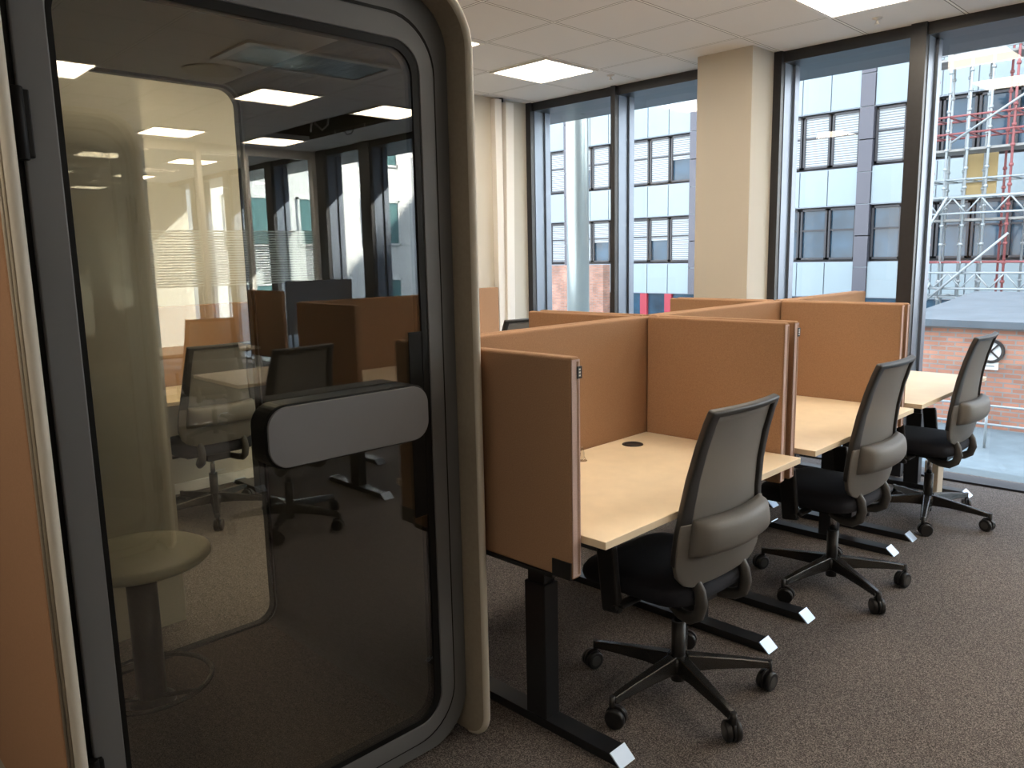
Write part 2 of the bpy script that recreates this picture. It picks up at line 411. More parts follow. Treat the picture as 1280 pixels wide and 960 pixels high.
for x, y, lab in shown:
    if first is None:
        t = thing('ceiling_light', lab, 'ceiling light', (x + .3, y + .3, ZC), 0, 'square ceiling light panels')
        bm = new_bm(); ring(bm, [(a, b) for a, b in rrect(-.298, .298, -.298, .298, .004, 1)], rrect(-.272, .272, -.272, .272, .004, 1), 0, .012)
        bmesh.ops.rotate(bm, verts=bm.verts, cent=(0, 0, 0), matrix=Matrix.Rotation(PI / 2, 3, 'Y')); bmesh.ops.translate(bm, verts=bm.verts, vec=(0, 0, -.001))
        obj('light_frame', bm, 'lampframe', t)
        bm = new_bm(); box(bm, -.272, .272, -.272, .272, -.006, -.001); obj('diffuser', bm, 'lamp', t)
        first = t
    else: dup(first, (x + .3, y + .3, ZC), 0, lab)
# vent, speaker disc, sprinklers, dangling cables
t = thing('ceiling_vent', 'long grey glossy ceiling vent mirrored at the top of the booth door', 'vent', (1.66, 3.15, ZC))
bm = new_bm(); ring(bm, rrect(-.30, .30, -.60, .60, .01, 1), rrect(-.24, .24, -.54, .54, .01, 1), 0, .02)
bmesh.ops.rotate(bm, verts=bm.verts, cent=(0, 0, 0), matrix=Matrix.Rotation(PI / 2, 3, 'Y')); bmesh.ops.rotate(bm, verts=bm.verts, cent=(0, 0, 0), matrix=Matrix.Rotation(PI / 2, 3, 'Z'))
bmesh.ops.translate(bm, verts=bm.verts, vec=(0, 0, 0)); 
for v in bm.verts: v.co.z = -abs(v.co.z); v.co.x, v.co.y = (v.co.x, v.co.y) if abs(v.co.x) < .31 and False else (v.co.x, v.co.y)
if max(abs(v.co.x) for v in bm.verts) > .5: bmesh.ops.rotate(bm, verts=bm.verts, cent=(0, 0, 0), matrix=Matrix.Rotation(PI / 2, 3, 'Z'))
obj('vent_frame', bm, 'lampframe', t, bevel=.004)
bm = new_bm()
for k in range(12): box(bm, -.235 + k * .04, -.235 + k * .04 + .03, -.535, .535, -.012, -.008)
box(bm, -.24, .24, -.54, .54, -.006, -.002)
obj('vent_grille', bm, 'ventg', t)
bm = new_bm(); lathe(bm, [(.21, ZC), (.205, ZC - .012), (.17, ZC - .016), (.0005, ZC - .016)], (2.3, 2.72, 0), 36)
tag(obj('ceiling_speaker', bm, 'disc'), 'round cream ceiling speaker mirrored left of the long vent', 'speaker')
for x, y, lab in ((-4.05, 5.28, 'small sprinkler head on the ceiling above the left window'), (-2.0, 5.3, 'small pale sprinkler head on the ceiling above the right window')):
    bm = new_bm(); lathe(bm, [(.03, ZC), (.028, ZC - .006), (.008, ZC - .01), (.008, ZC - .03), (.016, ZC - .034), (.016, ZC - .038), (.001, ZC - .038)], (x, y, 0), 14)
    tag(obj('sprinkler_head', bm, 'lampframe'), lab, 'sprinkler', 'ceiling sprinklers')
bm = new_bm()
tube(bm, [(4.3, 4.7, ZC + .3), (4.22, 4.68, ZC + .05), (4.15, 4.72, ZC - .02), (4.1, 4.76, ZC + .03), (4.0, 4.75, ZC + .3)], .012, 6)
tube(bm, [(4.5, 4.8, ZC + .3), (4.42, 4.74, ZC), (4.35, 4.7, ZC + .02), (4.28, 4.72, ZC + .3)], .012, 6)
tag(obj('dangling_cable', bm, 'cable'), 'pale loose cables hanging from the open ceiling tiles', 'cable')
bm = new_bm()
tube(bm, [(3.75 + .13 * math.cos(a / 10 * 2 * PI), 4.8, ZC + .02 + .13 * math.sin(a / 10 * 2 * PI)) for a in range(10)], .006, 6, closed=True)
tag(obj('cable_loop', bm, 'plastic'), 'black cable loop drooping below the open ceiling tiles', 'cable')

# glass partition with frosted band, right end (seen mirrored)
bm = new_bm()
box(bm, XG - .03, XG + .03, 2.75, YW, 2.86, ZC); box(bm, XG - .03, XG + .03, 2.75, YW, 0, .06)
gp = struct('window_5', bm, 'white_trunk')
for y in (2.75, 4.05, 4.64, 5.58):
    bm = new_bm(); box(bm, XG - .05, XG + .05, y, y + .06, 0, ZC); obj('glass_wall_post', bm, 'white_trunk', gp)
bm = new_bm(); box(bm, XG - .004, XG + .004, 2.8, YW - .01, .05, 2.87); obj('glass_wall_pane', bm, 'winglass', gp)
bm = new_bm()
for k in range(22): z = 1.27 + k * .031; box(bm, XG - .010, XG - .006, 2.82, 5.57, z, z + .019)
obj('frosted_stripes', bm, 'frost', gp)
bm = new_bm(); box(bm, XG - .1, XG + .1, YB, 2.74, 0, ZC); struct('wall_glass_side', bm, 'cream')

# pipes on the left wall
bm = new_bm(); box(bm, XL, XL + .06, 5.15, 5.235, .0, 2.95); tag(obj('wall_trunking', bm, 'white_trunk', bevel=.004), 'straight cream cable trunking on the left wall, left one of the pair', 'trunking', 'wall trunking')
bm = new_bm(); v = box(bm, XL + .0, XL + .08, 5.27, 5.37, .0, 2.93)
for q in v:
    if q.co.z < 1: q.co.y -= .05
tag(obj('wall_trunking', bm, 'white_trunk', bevel=.004), 'white slightly leaning cable trunking on the left wall, next to the window', 'trunking', 'wall trunking')
bm = new_bm(); lathe(bm, [(.02, 2.935), (.02, ZC)], (XL + .03, 5.26, 0), 10); tag(obj('pipe_collar', bm, 'plastic'), 'dark pipe stub where the wall trunking meets the ceiling', 'pipe')
bm = new_bm(); box(bm, -1.55, -1.47, 5.25, 5.36, 0, .235); tag(obj('floor_box', bm, 'beige', bevel=.004), 'small beige upright box on the carpet by the window under the last desk', 'box')

# ------------------------------------------------------------------ desks
def desk(label, x0, x1, y0, y1, side=1, group='sit-stand desks', legs=(.12, .12), cut=None):
    """side=+1: user edge at x1 ; -1: user edge at x0.  legs = inset of each T leg"""
    cx, cy = (x0 + x1) / 2, (y0 + y1) / 2; dx, dy = (x1 - x0) / 2, (y1 - y0) / 2
    t = thing('desk', label, 'desk', (cx, cy, 0), 0 if side > 0 else PI, group)
    bm = new_bm(); box(bm, -dx, dx, -dy, dy, .731, .755); obj('tabletop', bm, 'desk', t, bevel=.002)
    bm = new_bm(); box(bm, -.03, .03, -dy + .08, dy - .08, .68, .705)
    box(bm, -dx + .1, dx - .12, -dy + .06, -dy + .10, .705, .731); box(bm, -dx + .1, dx - .12, dy - .10, dy - .06, .705, .731)
    obj('crossbar', bm, 'black', t)
    bm = new_bm(); box(bm, dx - .16, dx - .08, dy - .32, dy - .16, .700, .731); tag_ = obj('height_switch', bm, 'plastic', t, bevel=.004)
    for s, ins in ((-1, legs[0]), (1, legs[1])):
        y = s * (dy - ins)
        bm = new_bm(); box(bm, -.045, .045, y - .033, y + .033, .03, .50); box(bm, -.037, .037, y - .026, y + .026, .50, .70)
        obj('leg', bm, 'black', t, bevel=.003)
        bm = new_bm()
        pr = [(-.345, .0), (-.31, .032), (.31, .032), (.345, .0)]
        A = [bm.verts.new((a, y - .036, b)) for a, b in pr]; B = [bm.verts.new((a, y + .036, b)) for a, b in pr]
        bm.faces.new(A); bm.faces.new(B)
        for i in range(4): bm.faces.new((A[i], A[(i + 1) % 4], B[(i + 1) % 4], B[i]))
        ft = obj('foot', bm, 'black', t, bevel=.002)
        for e in (-1, 1):
            bm = new_bm()
            pp = [(.310, .0335), (.3465, .0), (.354, .0), (.3125, .0375)]
            A = [bm.verts.new((e * a, y - .037, b + .0005)) for a, b in pp]; B = [bm.verts.new((e * a, y + .037, b + .0005)) for a, b in pp]
            bm.faces.new(A); bm.faces.new(B)
            for i in range(4): bm.faces.new((A[i], A[(i + 1) % 4], B[(i + 1) % 4], B[i]))
            obj('foot_end_cap', bm, 'tip', ft)
    gx = -dx + .10; gy = dy - .24
    bm = new_bm(); lathe(bm, [(.045, .755), (.044, .758), (.036, .7595), (.033, .757), (.0005, .757)], (gx, gy * side, 0), 26)
    obj('cable_grommet', bm, 'plastic', t)
    return t
DX0, DX1 = -2.04, -1.31
desk('light wood desk in the nearest cubicle, with the first mesh chair pulled up', DX0, DX1, 1.685, 2.922, 1, legs=(.125, .155))
desk('light wood desk in the middle cubicle, between the first and third chairs', DX0, DX1, 3.055, 4.21, 1, legs=(.06, .09))
desk('pale desk nearest the window, standing without a side screen', DX0, DX1, 4.335, 5.53, 1, legs=(.06, .1))
desk('desk on the far side of the nearest cubicle, behind its tan screens', -2.86, -2.13, 1.685, 2.922, -1, group='desks behind the tan screens')
desk('desk on the far side of the middle cubicle, behind its tan screens', -2.86, -2.13, 3.055, 4.21, -1, group='desks behind the tan screens')
desk('desk on the far side by the left window, behind the tan screens', -2.86, -2.13, 4.335, 5.53, -1, group='desks behind the tan screens')
desk('desk along the left wall seen through the booth back glass', -5.21, -4.60, 1.35, 2.62, 1, group='desks along the left wall')
desk('desk along the left wall in its far corner, near the white trunking', -5.21, -4.60, 3.9, 5.1, 1, group='desks along the left wall')
desk('tan desk mirrored in the middle of the booth door glass', 1.30, 2.03, 2.28, 3.5, 1, group='mirrored desks')
desk('pale desk mirrored just above the booth door handle', .52, 1.25, 2.78, 3.98, -1, group='mirrored desks')
desk('pale desk mirrored at the right edge of the booth door glass', .52, 1.25, 4.06, 5.26, -1, group='mirrored desks')
desk('desk mirrored as a pale wedge in the olive part of the booth glass', 3.45, 4.17, 2.28, 3.5, -1, group='mirrored desks')

# ------------------------------------------------------------------ tan screens
def screen(label, x0, x1, y0, y1, z0=.63, z1=1.278, ends='', m='fabric', group='tan fabric desk screens', tagend=None, bracket=False):
    o = thing('desk_screen', label, 'desk screen', ((x0 + x1) / 2, (y0 + y1) / 2, z0), 0, group)
    dx, dy = (x1 - x0) / 2, (y1 - y0) / 2; h = z1 - z0
    bm = new_bm(); box(bm, -dx, dx, -dy, dy, 0, h); obj('padded_panel', bm, m, o, bevel=.009, bseg=3)
    for e in ends:                                            # zip seam along the visible short edge
        s = 1 if e == '+' else -1
        if dx > dy:
            bm = new_bm()
            box(bm, s * dx - .0012, s * dx + .0012, -dy + .003, dy - .003, .008, h - .008); obj('daylit_edge_band', bm, 'piping', o)  # daylight on the end face painted as a pinkish strip
            bm = new_bm(); box(bm, s * dx - .002, s * dx + .0022, .004, .0065, .014, h - .014); box(bm, s * dx - .002, s * dx + .0022, .010, .0115, .014, h - .014); obj('zip_seam', bm, 'fabric', o)
    if tagend:
        s = 1 if tagend == '+' else -1
        bm = new_bm(); box(bm, s * dx - .001, s * dx + .004, dy - .016, dy + .004, h - .062, h - .028); tg = obj('fabric_tag', bm, 'plastic', o)
        bm = new_bm()
        for k in range(3): box(bm, s * dx + .003, s * dx + .0046, dy - .010, dy - .003, h - .056 + k * .0085, h - .051 + k * .0085)
        obj('tag_print', bm, 'white_trunk', tg)
    if bracket:
        bm = new_bm(); box(bm, dx - .075, dx - .004, -dy - .004, -dy + .003, .0, .052); box(bm, dx - .6, dx - .075, -dy - .002, dy, -.012, .0); obj('bracket', bm, 'plastic', o)
    return o
screen('brown shaded side screen closest to the camera, right beside the booth', -2.04, -1.395, 1.64, 1.68, ends='+', tagend='+', bracket=True)
screen('tan side screen between first and second desks, nearer one of that pair', -2.04, -1.395, 2.925, 2.962, ends='+')
screen('tan side screen before the second desk, farther of its pair, with a black tag', -2.04, -1.395, 3.008, 3.048, ends='+', tagend='+')
screen('tan side screen at the right end of the second desk, nearer of its pair', -2.04, -1.395, 4.213, 4.25, ends='+')
screen('tan side screen at the right end of the second desk, window side of its pair', -2.04, -1.395, 4.29, 4.328, ends='+')
screen('tan back screen behind the nearest desk', -2.08, -2.045, 1.685, 2.96)
screen('tan back screen behind the second desk', -2.08, -2.045, 3.01, 4.24)
screen('tan back screen running to the window behind the last desk', -2.08, -2.045, 4.30, 5.46)
screen('tan back screen standing against the one behind the nearest desk, far side', -2.125, -2.09, 1.685, 2.96)
screen('tan back screen standing against the one behind the second desk, far side', -2.125, -2.09, 3.01, 4.24)
screen('tan back screen standing against the last one by the window, far side', -2.125, -2.09, 4.30, 5.46)
screen('tan far side screen whose end stands below the left window, nearer of two', -2.77, -2.13, 2.925, 2.962)
screen('tan far side screen whose end stands below the left window, farther of two', -2.77, -2.13, 3.008, 3.048)
screen('tan far side screen below the cream pillar, nearer of two', -2.77, -2.13, 4.213, 4.25)
screen('tan far side screen below the cream pillar, farther of two', -2.77, -2.13, 4.29, 4.328)
screen('tan screen standing along the left wall, seen through the booth', -5.26, -5.225, 1.2, 2.70, group='screens along the left wall')
screen('tan screen along the left wall next to the white trunking', -5.26, -5.225, 3.6, 5.13, group='screens along the left wall')
screen('tan side screen at the left wall desk behind the booth chair', -5.22, -4.62, 2.66, 2.70, group='screens along the left wall')
screen('brown side screen mirrored behind the chair in the booth door', .52, 1.24, 2.70, 2.74, group='mirrored screens')
screen('brown back screen mirrored left of the booth door handle top', 1.255, 1.29, 2.75, 4.0, group='mirrored screens')
screen('brown back screen mirrored at the right edge of the booth door', 1.255, 1.29, 4.06, 5.3, group='mirrored screens')
screen('brown side screen mirrored with a bright sunlit edge', .60, 1.24, 4.0, 4.04, group='mirrored screens')
screen('tan low screen mirrored left of the blue-grey screen', 3.2, 3.9, 3.62, 3.66, group='mirrored screens')
screen('blue-grey screen mirrored below the window frames', 4.95, 4.99, 4.6, 5.5, z0=.68, z1=1.32, m='bluegrey', group='mirrored screens')

# clear clip and small things on the first desk
bm = new_bm(); lathe(bm, [(.020, .7555), (.019, .758), (.012, .762), (.009, .775), (.008, .790), (.001, .812)], (-1.93, 2.335, 0), 12)
tag(obj('clear_clip', bm, 'acryl'), 'small clear plastic cone standing on the nearest desk by its back screen', 'clip')

# ------------------------------------------------------------------ office chair (front = +x)
def interp(tab, t):
    for (a, *va), (b, *vb) in zip(tab[:-1], tab[1:]):
        if t <= b:
            f = (t - a) / (b - a); f = f * f * (3 - 2 * f) if False else f
            return [p + (q - p) * f for p, q in zip(va, vb)]
    return list(tab[-1][1:])
# z , x centre line , half width , curvature (sides sweep forward)
BACK = [(.495, -.160, .160, .10), (.510, -.168, .205, .12), (.54, -.180, .236, .15), (.58, -.190, .250, .17), (.62, -.197, .252, .18), (.68, -.199, .246, .18),
        (.76, -.198, .232, .16), (.86, -.205, .218, .14), (.96, -.222, .207, .12), (1.04, -.245, .200, .12), (1.085, -.262, .197, .12)]
def back_pt(u, z, off=0):
    x, hw, k = interp(BACK, z)
    y = u * hw
    return Vector((x + k * (abs(y) ** 1.8) * 3.2 - off, y, z + .0 * abs(u)))
def patch(bm, us, zs, keep, off=0, mi=0):
    V = {}
    for i, u in enumerate(us):
        for j, z in enumerate(zs): V[i, j] = None
    def g(i, j):
        if V[i, j] is None: V[i, j] = bm.verts.new(back_pt(us[i], zs[j], off))
        return V[i, j]
    for i in range(len(us) - 1):
        for j in range(len(zs) - 1):
            if keep(us[i], us[i + 1], zs[j], zs[j + 1]):
                f = bm.faces.new((g(i, j), g(i + 1, j), g(i + 1, j + 1), g(i, j + 1))); f.smooth = True; f.material_index = mi

def make_chair(label):
    t = thing('office_chair', label, 'chair', group='black mesh-back office chairs')
    # star base
    bm = new_bm()
    lathe(bm, [(.001, .085), (.045, .085), (.05, .10), (.045, .125), (.036, .14), (.001, .142)], n=20)
    for k in range(5):
        a = 2 * PI * k / 5 + .225; c, s = math.cos(a), math.sin(a)
        pts = [(.03, .115, .030, .030), (.12, .112, .026, .022), (.23, .103, .021, .017), (.328, .092, .017, .012)]
        rings_ = []
        for r, z, hw, hh in pts:
            rings_.append([bm.verts.new((r * c - y * s, r * s + y * c, z + dz)) for y, dz in ((-hw, -hh), (hw, -hh), (hw * .62, hh), (-hw * .62, hh))])
        for A, B in zip(rings_[:-1], rings_[1:]):
            for q in range(4): bm.faces.new((A[q], A[(q + 1) % 4], B[(q + 1) % 4], B[q]))
        bm.faces.new(rings_[0]); bm.faces.new(rings_[-1])
    obj('star_base', bm, 'arm', t, bevel=.004)
    for k in range(5):
        a = 2 * PI * k / 5 + .225; c, s = math.cos(a), math.sin(a); R = .332
        bm = new_bm(); cx, cy = R * c, R * s
        tube(bm, [(cx, cy, .105), (cx, cy, .05)], .010, 10)
        ph = a + 1.1 + k * .9; wx, wy = -math.sin(ph), math.cos(ph); ox, oy = math.cos(ph) * .014, math.sin(ph) * .014
        for sd in (-1, 1):
            q0 = Vector((cx + ox + wx * sd * .005, cy + oy + wy * sd * .005, .034)); q1 = Vector((cx + ox + wx * sd * .026, cy + oy + wy * sd * .026, .034))
            tube(bm, [q0, q0.lerp(q1, .15), q0.lerp(q1, .85), q1], [.029, .034, .034, .029], 22)
        # hood
        tube(bm, [Vector((cx + ox - wx * .004, cy + oy - wy * .004, .038)), Vector((cx + ox + wx * .004, cy + oy + wy * .004, .038))], .036, 20)
        cst = obj('caster', bm, 'plastic', t)
        bm = new_bm()
        for sd in ((1,) if (wx * c + wy * s) > -2 else (-1,)):
            q0 = Vector((cx + ox + wx * sd * .0255, cy + oy + wy * sd * .0255, .034)); q1 = Vector((cx + ox + wx * sd * .0272, cy + oy + wy * sd * .0272, .034))
            tube(bm, [q0, q1], .020, 18)
        obj('caster_hubcap', bm, 'carrier', cst)
    bm = new_bm(); tube(bm, [(0, 0, .045), (0, 0, .27)], .025, 18); obj('column_sleeve', bm, 'plastic', t)
    bm = new_bm(); tube(bm, [(0, 0, .27), (0, 0, .385)], .0145, 16); obj('gas_lift', bm, 'chrome', t)
    # mechanism
    bm = new_bm(); box(bm, -.11, .12, -.07, .07, .37, .415); box(bm, -.05, .09, -.17, .17, .395, .42)
    tube(bm, [(.05, .05, .40), (.05, .26, .40), (.05, .30, .395)], [.006, .006, .012], 8)
    tube(bm, [(.02, -.05, .40), (.02, -.25, .40), (.02, -.29, .395)], [.006, .006, .012], 8)
    obj('tilt_mechanism', bm, 'plastic', t, bevel=.006)
    # seat: rounded cushion
    bm = new_bm(); n = 36; rings_ = []
    for sc_, z in ((.55, .418), (.90, .418), (.975, .428), (1.0, .450), (.985, .470), (.93, .486), (.75, .494), (.4, .496)):
        rg = []
        for k in range(n):
            a = 2 * PI * k / n; ca, sa = math.cos(a), math.sin(a); e_ = .42
            x_ = (abs(ca) ** e_) * (1 if ca >= 0 else -1) * .235; y_ = (abs(sa) ** e_) * (1 if sa >= 0 else -1) * .243
            zz = z - (.022 * max(0, (x_ * sc_ - .12) / .12) ** 2 if z > .43 else .010 * max(0, (x_ - .12) / .12))
            rg.append(bm.verts.new((x_ * sc_ + .065, y_ * sc_, zz)))
        rings_.append(rg)
    for A, B in zip(rings_[:-1], rings_[1:]):
        for k in range(n):
            f = bm.faces.new((A[k], A[(k + 1) % n], B[(k + 1) % n], B[k])); f.smooth = True
    for rg in (rings_[0], rings_[-1]): f = bm.faces.new(rg); f.smooth = True
    obj('seat', bm, 'seat', t)
    # back: perimeter frame, lower plate, mesh, lumbar pad
    us = [-1, -.93, -.80, -.6, -.4, -.2, 0, .2,   .4, .6, .80, .93, 1]
    zs = [.495, .503, .512, .525, .54, .56, .58, .60, .62, .65, .68, .72, .76, .81, .86, .91, .96, 1.0, 1.04, 1.065, 1.085]
    def solid(name, bm_, m_, th, par, off=1.0, bev=.004):
        o = obj(name, bm_, m_, par); s_ = o.modifiers.new('thick', 'SOLIDIFY'); s_.thickness = th; s_.offset = 0
        if bev: b_ = o.modifiers.new('bevel', 'BEVEL'); b_.width = bev; b_.segments = 2; b_.limit_method = 'ANGLE'; b_.angle_limit = math.radians(50)
        return o
    bm = new_bm()
    patch(bm, us, zs, lambda u0, u1, z0, z1: z0 >= .579 and (abs((u0 + u1) / 2) > .80 or z0 > 1.06))
    bf = solid('back_frame', bm, 'cfr', .026, t, bev=.006)
    bm = new_bm()
    patch(bm, us, zs, lambda u0, u1, z0, z1: z1 <= .621 or (z1 <= .721 and abs((u0 + u1) / 2) > .80), off=.006)
    solid('lower_back_shell', bm, 'cgrey', .022, t, bev=.005)
    bm = new_bm()
    patch(bm, us, zs, lambda u0, u1, z0, z1: z0 >= .599 and z1 <= 1.07 and abs((u0 + u1) / 2) < .9)
    solid('mesh_panel', bm, 'mesh', .003, t, bev=0)
    # lumbar pad bulging to the rear
    bm = new_bm()
    lz = [.612, .618, .64, .67, .70, .722, .730]; lo = [.018, .056, .068, .068, .062, .056, .016]
    lu = [-.83, -.80, -.6, -.3, 0, .3, .6, .80, .83]
    V = [[bm.verts.new(back_pt(u, z + .012 * u * u * 0, (o_2 if abs(u) < .82 else .016))) for u in lu] for z, o_2 in zip(lz, lo)]
    for j in range(len(lz) - 1):
        for i in range(len(lu) - 1): bm.faces.new((V[j][i], V[j][i + 1], V[j + 1][i + 1], V[j + 1][i])).smooth = True
    o = obj('lumbar_pad', bm, 'cgrey', t); s_ = o.modifiers.new('sub', 'SUBSURF'); s_.levels = 1; s_.render_levels = 1
    s_ = o.modifiers.new('thick', 'SOLIDIFY'); s_.thickness = .008; s_.offset = 0
    # J shaped rear carriers
    for s in (-1, 1):
        bm = new_bm(); pts = []
        y = s * .135
        top = back_pt(s * .56, .54)
        path = [(top.x + .022, y, .545), (top.x + .014, y, .510), (top.x - .006, y, .472), (top.x - .014, y, .43), (top.x - .002, y, .39), (top.x + .03, y, .370), (top.x + .075, y * .9, .366), (-.04, y * .7, .372), (.0, y * .5, .385)]
        tube(bm, path, [.012, .017, .020, .021, .021, .021, .019, .017, .015], 14)
        obj('back_carrier', bm, 'carrier', t)
    # folded armrests hanging beside the seat front
    for s in (-1, 1):
        bm = new_bm()
        box(bm, .02, .06, s * .20 - .02, s * .285, .395, .412)
        box(bm, .05, .125, s * .275 - .014, s * .275 + .014, .37, .60, rot=Matrix.Rotation(.12, 3, 'Y'))
        obj('armrest', bm, 'plastic', t, bevel=.008)
    return t

ch = make_chair('black mesh-back office chair nearest the camera, at the first desk')
ch.location = (-1.44, 2.27, 0); ch.rotation_euler = (0, 0, PI - .04)
c2_ = dup(ch, (-1.42, 3.54, 0), PI - .02, 'black mesh-back office chair in the middle of the row, at the second desk')
c3_ = dup(ch, (-1.40, 4.83, 0), PI + .0, 'black mesh-back office chair farthest right, at the desk by the window')
for c_, an in ((c2_, -.14), (c3_, .33)):
    for k_ in kids(c_):
        if k_.name.split('.')[0] in ('star_base', 'caster'): k_.rotation_euler = (0, 0, an)
dup(ch, (-4.66, 2.06, 0), PI + .0, 'grey mesh-back office chair seen through the booth, at the left wall desk', 'chairs seen in or through the booth')
dup(ch, (-4.40, 4.36, 0), PI - .05, 'dark chair whose top peeks over the screens in front of the left wall')
dup(ch, (.54, 2.2, 0), -.1, 'dark mesh-back chair mirrored above the booth door handle', 'chairs seen in or through the booth')
dup(ch, (3.2, 2.9, 0), .3, 'chair mirrored faintly in the olive part of the booth glass', 'chairs seen in or through the booth')

# ------------------------------------------------------------------ phone booth (front = +x)
BD = .018
YL_, YR_ = -.568, .614                       # outer width of the shell
def arch(y0, y1, z0, z1, r, n=10):
    """open outline (y,z): up the right side, over the top, down the left side"""
    pts = [(y1, z0)]
    for cy, cz, a0 in ((y1 - r, z1 - r, 0), (y0 + r, z1 - r, 90)):
        for k in range(n + 1):
            a = math.radians(a0 + 90 * k / n); pts.append((cy + r * math.cos(a), cz + r * math.sin(a)))
    return pts + [(y0, z0)]
def arch_band(bm, outer, inner, x0, x1):
    n = len(outer); R_ = [[bm.verts.new((x, *p)) for p in o] for o, x in ((outer, x0), (outer, x1), (inner, x1), (inner, x0))]
    for i in range(n - 1):
        for q in range(4):
            bm.faces.new((R_[q][i], R_[q][i + 1], R_[(q + 1) % 4][i + 1], R_[(q + 1) % 4][i]))
    for e_ in (0, -1): bm.faces.new([R_[q][e_] for q in range(4)])
def make_booth(label):
    t = thing('phone_booth', label, 'phone booth', group='phone booths')
    bm = new_bm(); arch_band(bm, arch(YL_, YR_, .13, 2.30, .17), arch(YL_ + .022, YR_ - .022, .13, 2.278, .15), -.62, .626)
    for a, b in ((YL_, YL_ + .022), (YR_ - .022, YR_)):                 # rounded lower front corners of the side fins
        pf = [(-.62, .13), (-.62, .012), (.546, .012)] + [(.546 + .08 * math.sin(q * PI / 16), .092 - .08 * math.cos(q * PI / 16)) for q in range(1, 9)] + [(.626, .13)]
        A_ = [bm.verts.new((x_, a, z_)) for x_, z_ in pf]; B_ = [bm.verts.new((x_, b, z_)) for x_, z_ in pf]
        bm.faces.new(A_); bm.faces.new(B_)
        for q in range(len(pf)): bm.faces.new((A_[q], A_[(q + 1) % len(pf)], B_[(q + 1) % len(pf)], B_[q]))
    obj('outer_shell', bm, 'booth_shell', t)
    bm = new_bm(); up_ = arch(YL_ + .010, YR_ - .010, .092, 2.29, .16)
    foot_ = [(.546 + .08 * math.sin(q * PI / 16), .092 - .08 * math.cos(q * PI / 16)) for q in range(0, 8)]
    path = [(x_, YR_ - .010, z_) for x_, z_ in foot_] + [(.626, a, b) for a, b in up_] + [(x_, YL_ + .010, z_) for x_, z_ in foot_[::-1]]
    tube(bm, path, .0125, 10); obj('front_lip', bm, 'booth_light', t)
    bm = new_bm(); box(bm, -.55, .50, -.5, .5, 0, .035); obj('plinth', bm, 'booth_black', t)
    for s, ye in ((-1, YL_), (1, YR_)):
        bm = new_bm(); box(bm, -.60, .604, min(ye, ye + s * .014), max(ye, ye + s * .014), .16, 2.13); sp_ = obj('side_panel', bm, 'booth_tan', t, bevel=.006)
        bm = new_bm()
        for xx, yy in ((.606, .008), (.613, .003)): tube(bm, [(xx, ye + s * yy, .15), (xx, ye + s * yy, 2.14)], .0035, 8)
        obj('piping', bm, 'booth_shell', sp_)
    bm = new_bm(); ring(bm, rrect(-.545, .590, .052, 2.26, .12, 10), rrect(-.515, .515, .062, 2.215, .075, 10), -.575, .50); obj('inner_lining', bm, 'booth_in', t)
    bm = new_bm(); box(bm, -.57, .50, -.50, .50, .060, .066); obj('booth_floor', bm, 'mat_floor', t)
    bm = new_bm(); box(bm, -.55, .49, -.43, .43, 2.205, 2.213); obj('booth_ceiling', bm, 'booth_ceil', t)
    fo = rrect(YL_ + .022, YR_ - .022, .015, 2.278, .15, 10)
    bm = new_bm(); ring(bm, fo, rrect(-.523, .536, .062, 2.212, .15, 10), .49, .545); obj('front_frame', bm, 'booth_dark', t, bevel=.003)
    bm = new_bm(); ring(bm, rrect(-.530, .543, .055, 2.219, .15, 10), rrect(-.512, .524, .074, 2.200, .15, 10), .50, .5465); obj('door_seal', bm, 'booth_black', t)
    bm = new_bm(); ring(bm, rrect(YL_ + .022, YR_ - .022, .015, 2.278, .15, 10), rrect(-.50, .50, .068, 2.205, .07, 10), -.615, -.575); obj('back_frame', bm, 'booth_dark', t, bevel=.003)
    bm = new_bm(); ring(bm, rrect(-.503, .503, .066, 2.207, .072, 10), rrect(-.493, .493, .076, 2.197, .066, 10), -.60, -.566); obj('back_seal', bm, 'booth_black', t)
    bm = new_bm(); slab(bm, rrect(-.50, .50, .068, 2.205, .07, 10), -.598, -.592); obj('back_pane', bm, 'backglass', t)
    bm = new_bm(); ring(bm, rrect(-.516, .529, .068, 2.206, .15, 10), rrect(-.452, .478, .125, 2.142, .085, 10), .515, .560); d = obj('door', bm, 'booth_dark', t, bevel=.003)
    bm = new_bm(); ring(bm, rrect(-.455, .481, .122, 2.145, .088, 10), rrect(-.440, .455, .142, 2.120, .070, 10), .52, .556); obj('glass_seal', bm, 'booth_black', d)
    bm = new_bm(); slab(bm, rrect(-.452, .478, .125, 2.142, .085, 10), .546, .552); obj('door_pane', bm, 'doorglass', d)
    bm = new_bm(); box(bm, .552, .5545, .408, .470, .79, 1.345); obj('lock_plate', bm, 'booth_black', d)
    bm = new_bm(); slab(bm, rrect(-.09, .41, 1.046, 1.208, .055, 8), .553, .630); hd = obj('handle', bm, 'booth_black', d, bevel=.004)
    bm = new_bm(); slab(bm, rrect(-.085, .405, 1.051, 1.203, .052, 8), .629, .637); obj('handle_plate', bm, 'handle_face', d, bevel=.002)
    for z in (1.83, .40):
        bm = new_bm(); tube(bm, [(.571, -.522, z - .07), (.571, -.522, z + .07)], .012, 14); box(bm, .545, .575, -.545, -.50, z - .065, z + .065); obj('hinge', bm, 'booth_black', d, bevel=.003)
    return t
booth = make_booth('glass-fronted phone booth with charcoal door and long grey handle, filling the left side')
booth.location = (-2.36, 1.0, 0); booth.rotation_euler = (0, 0, -.015)
dup(booth, (1.235, .985, 0), PI, 'second phone booth mirrored as rounded outline in the upper left of the door glass')

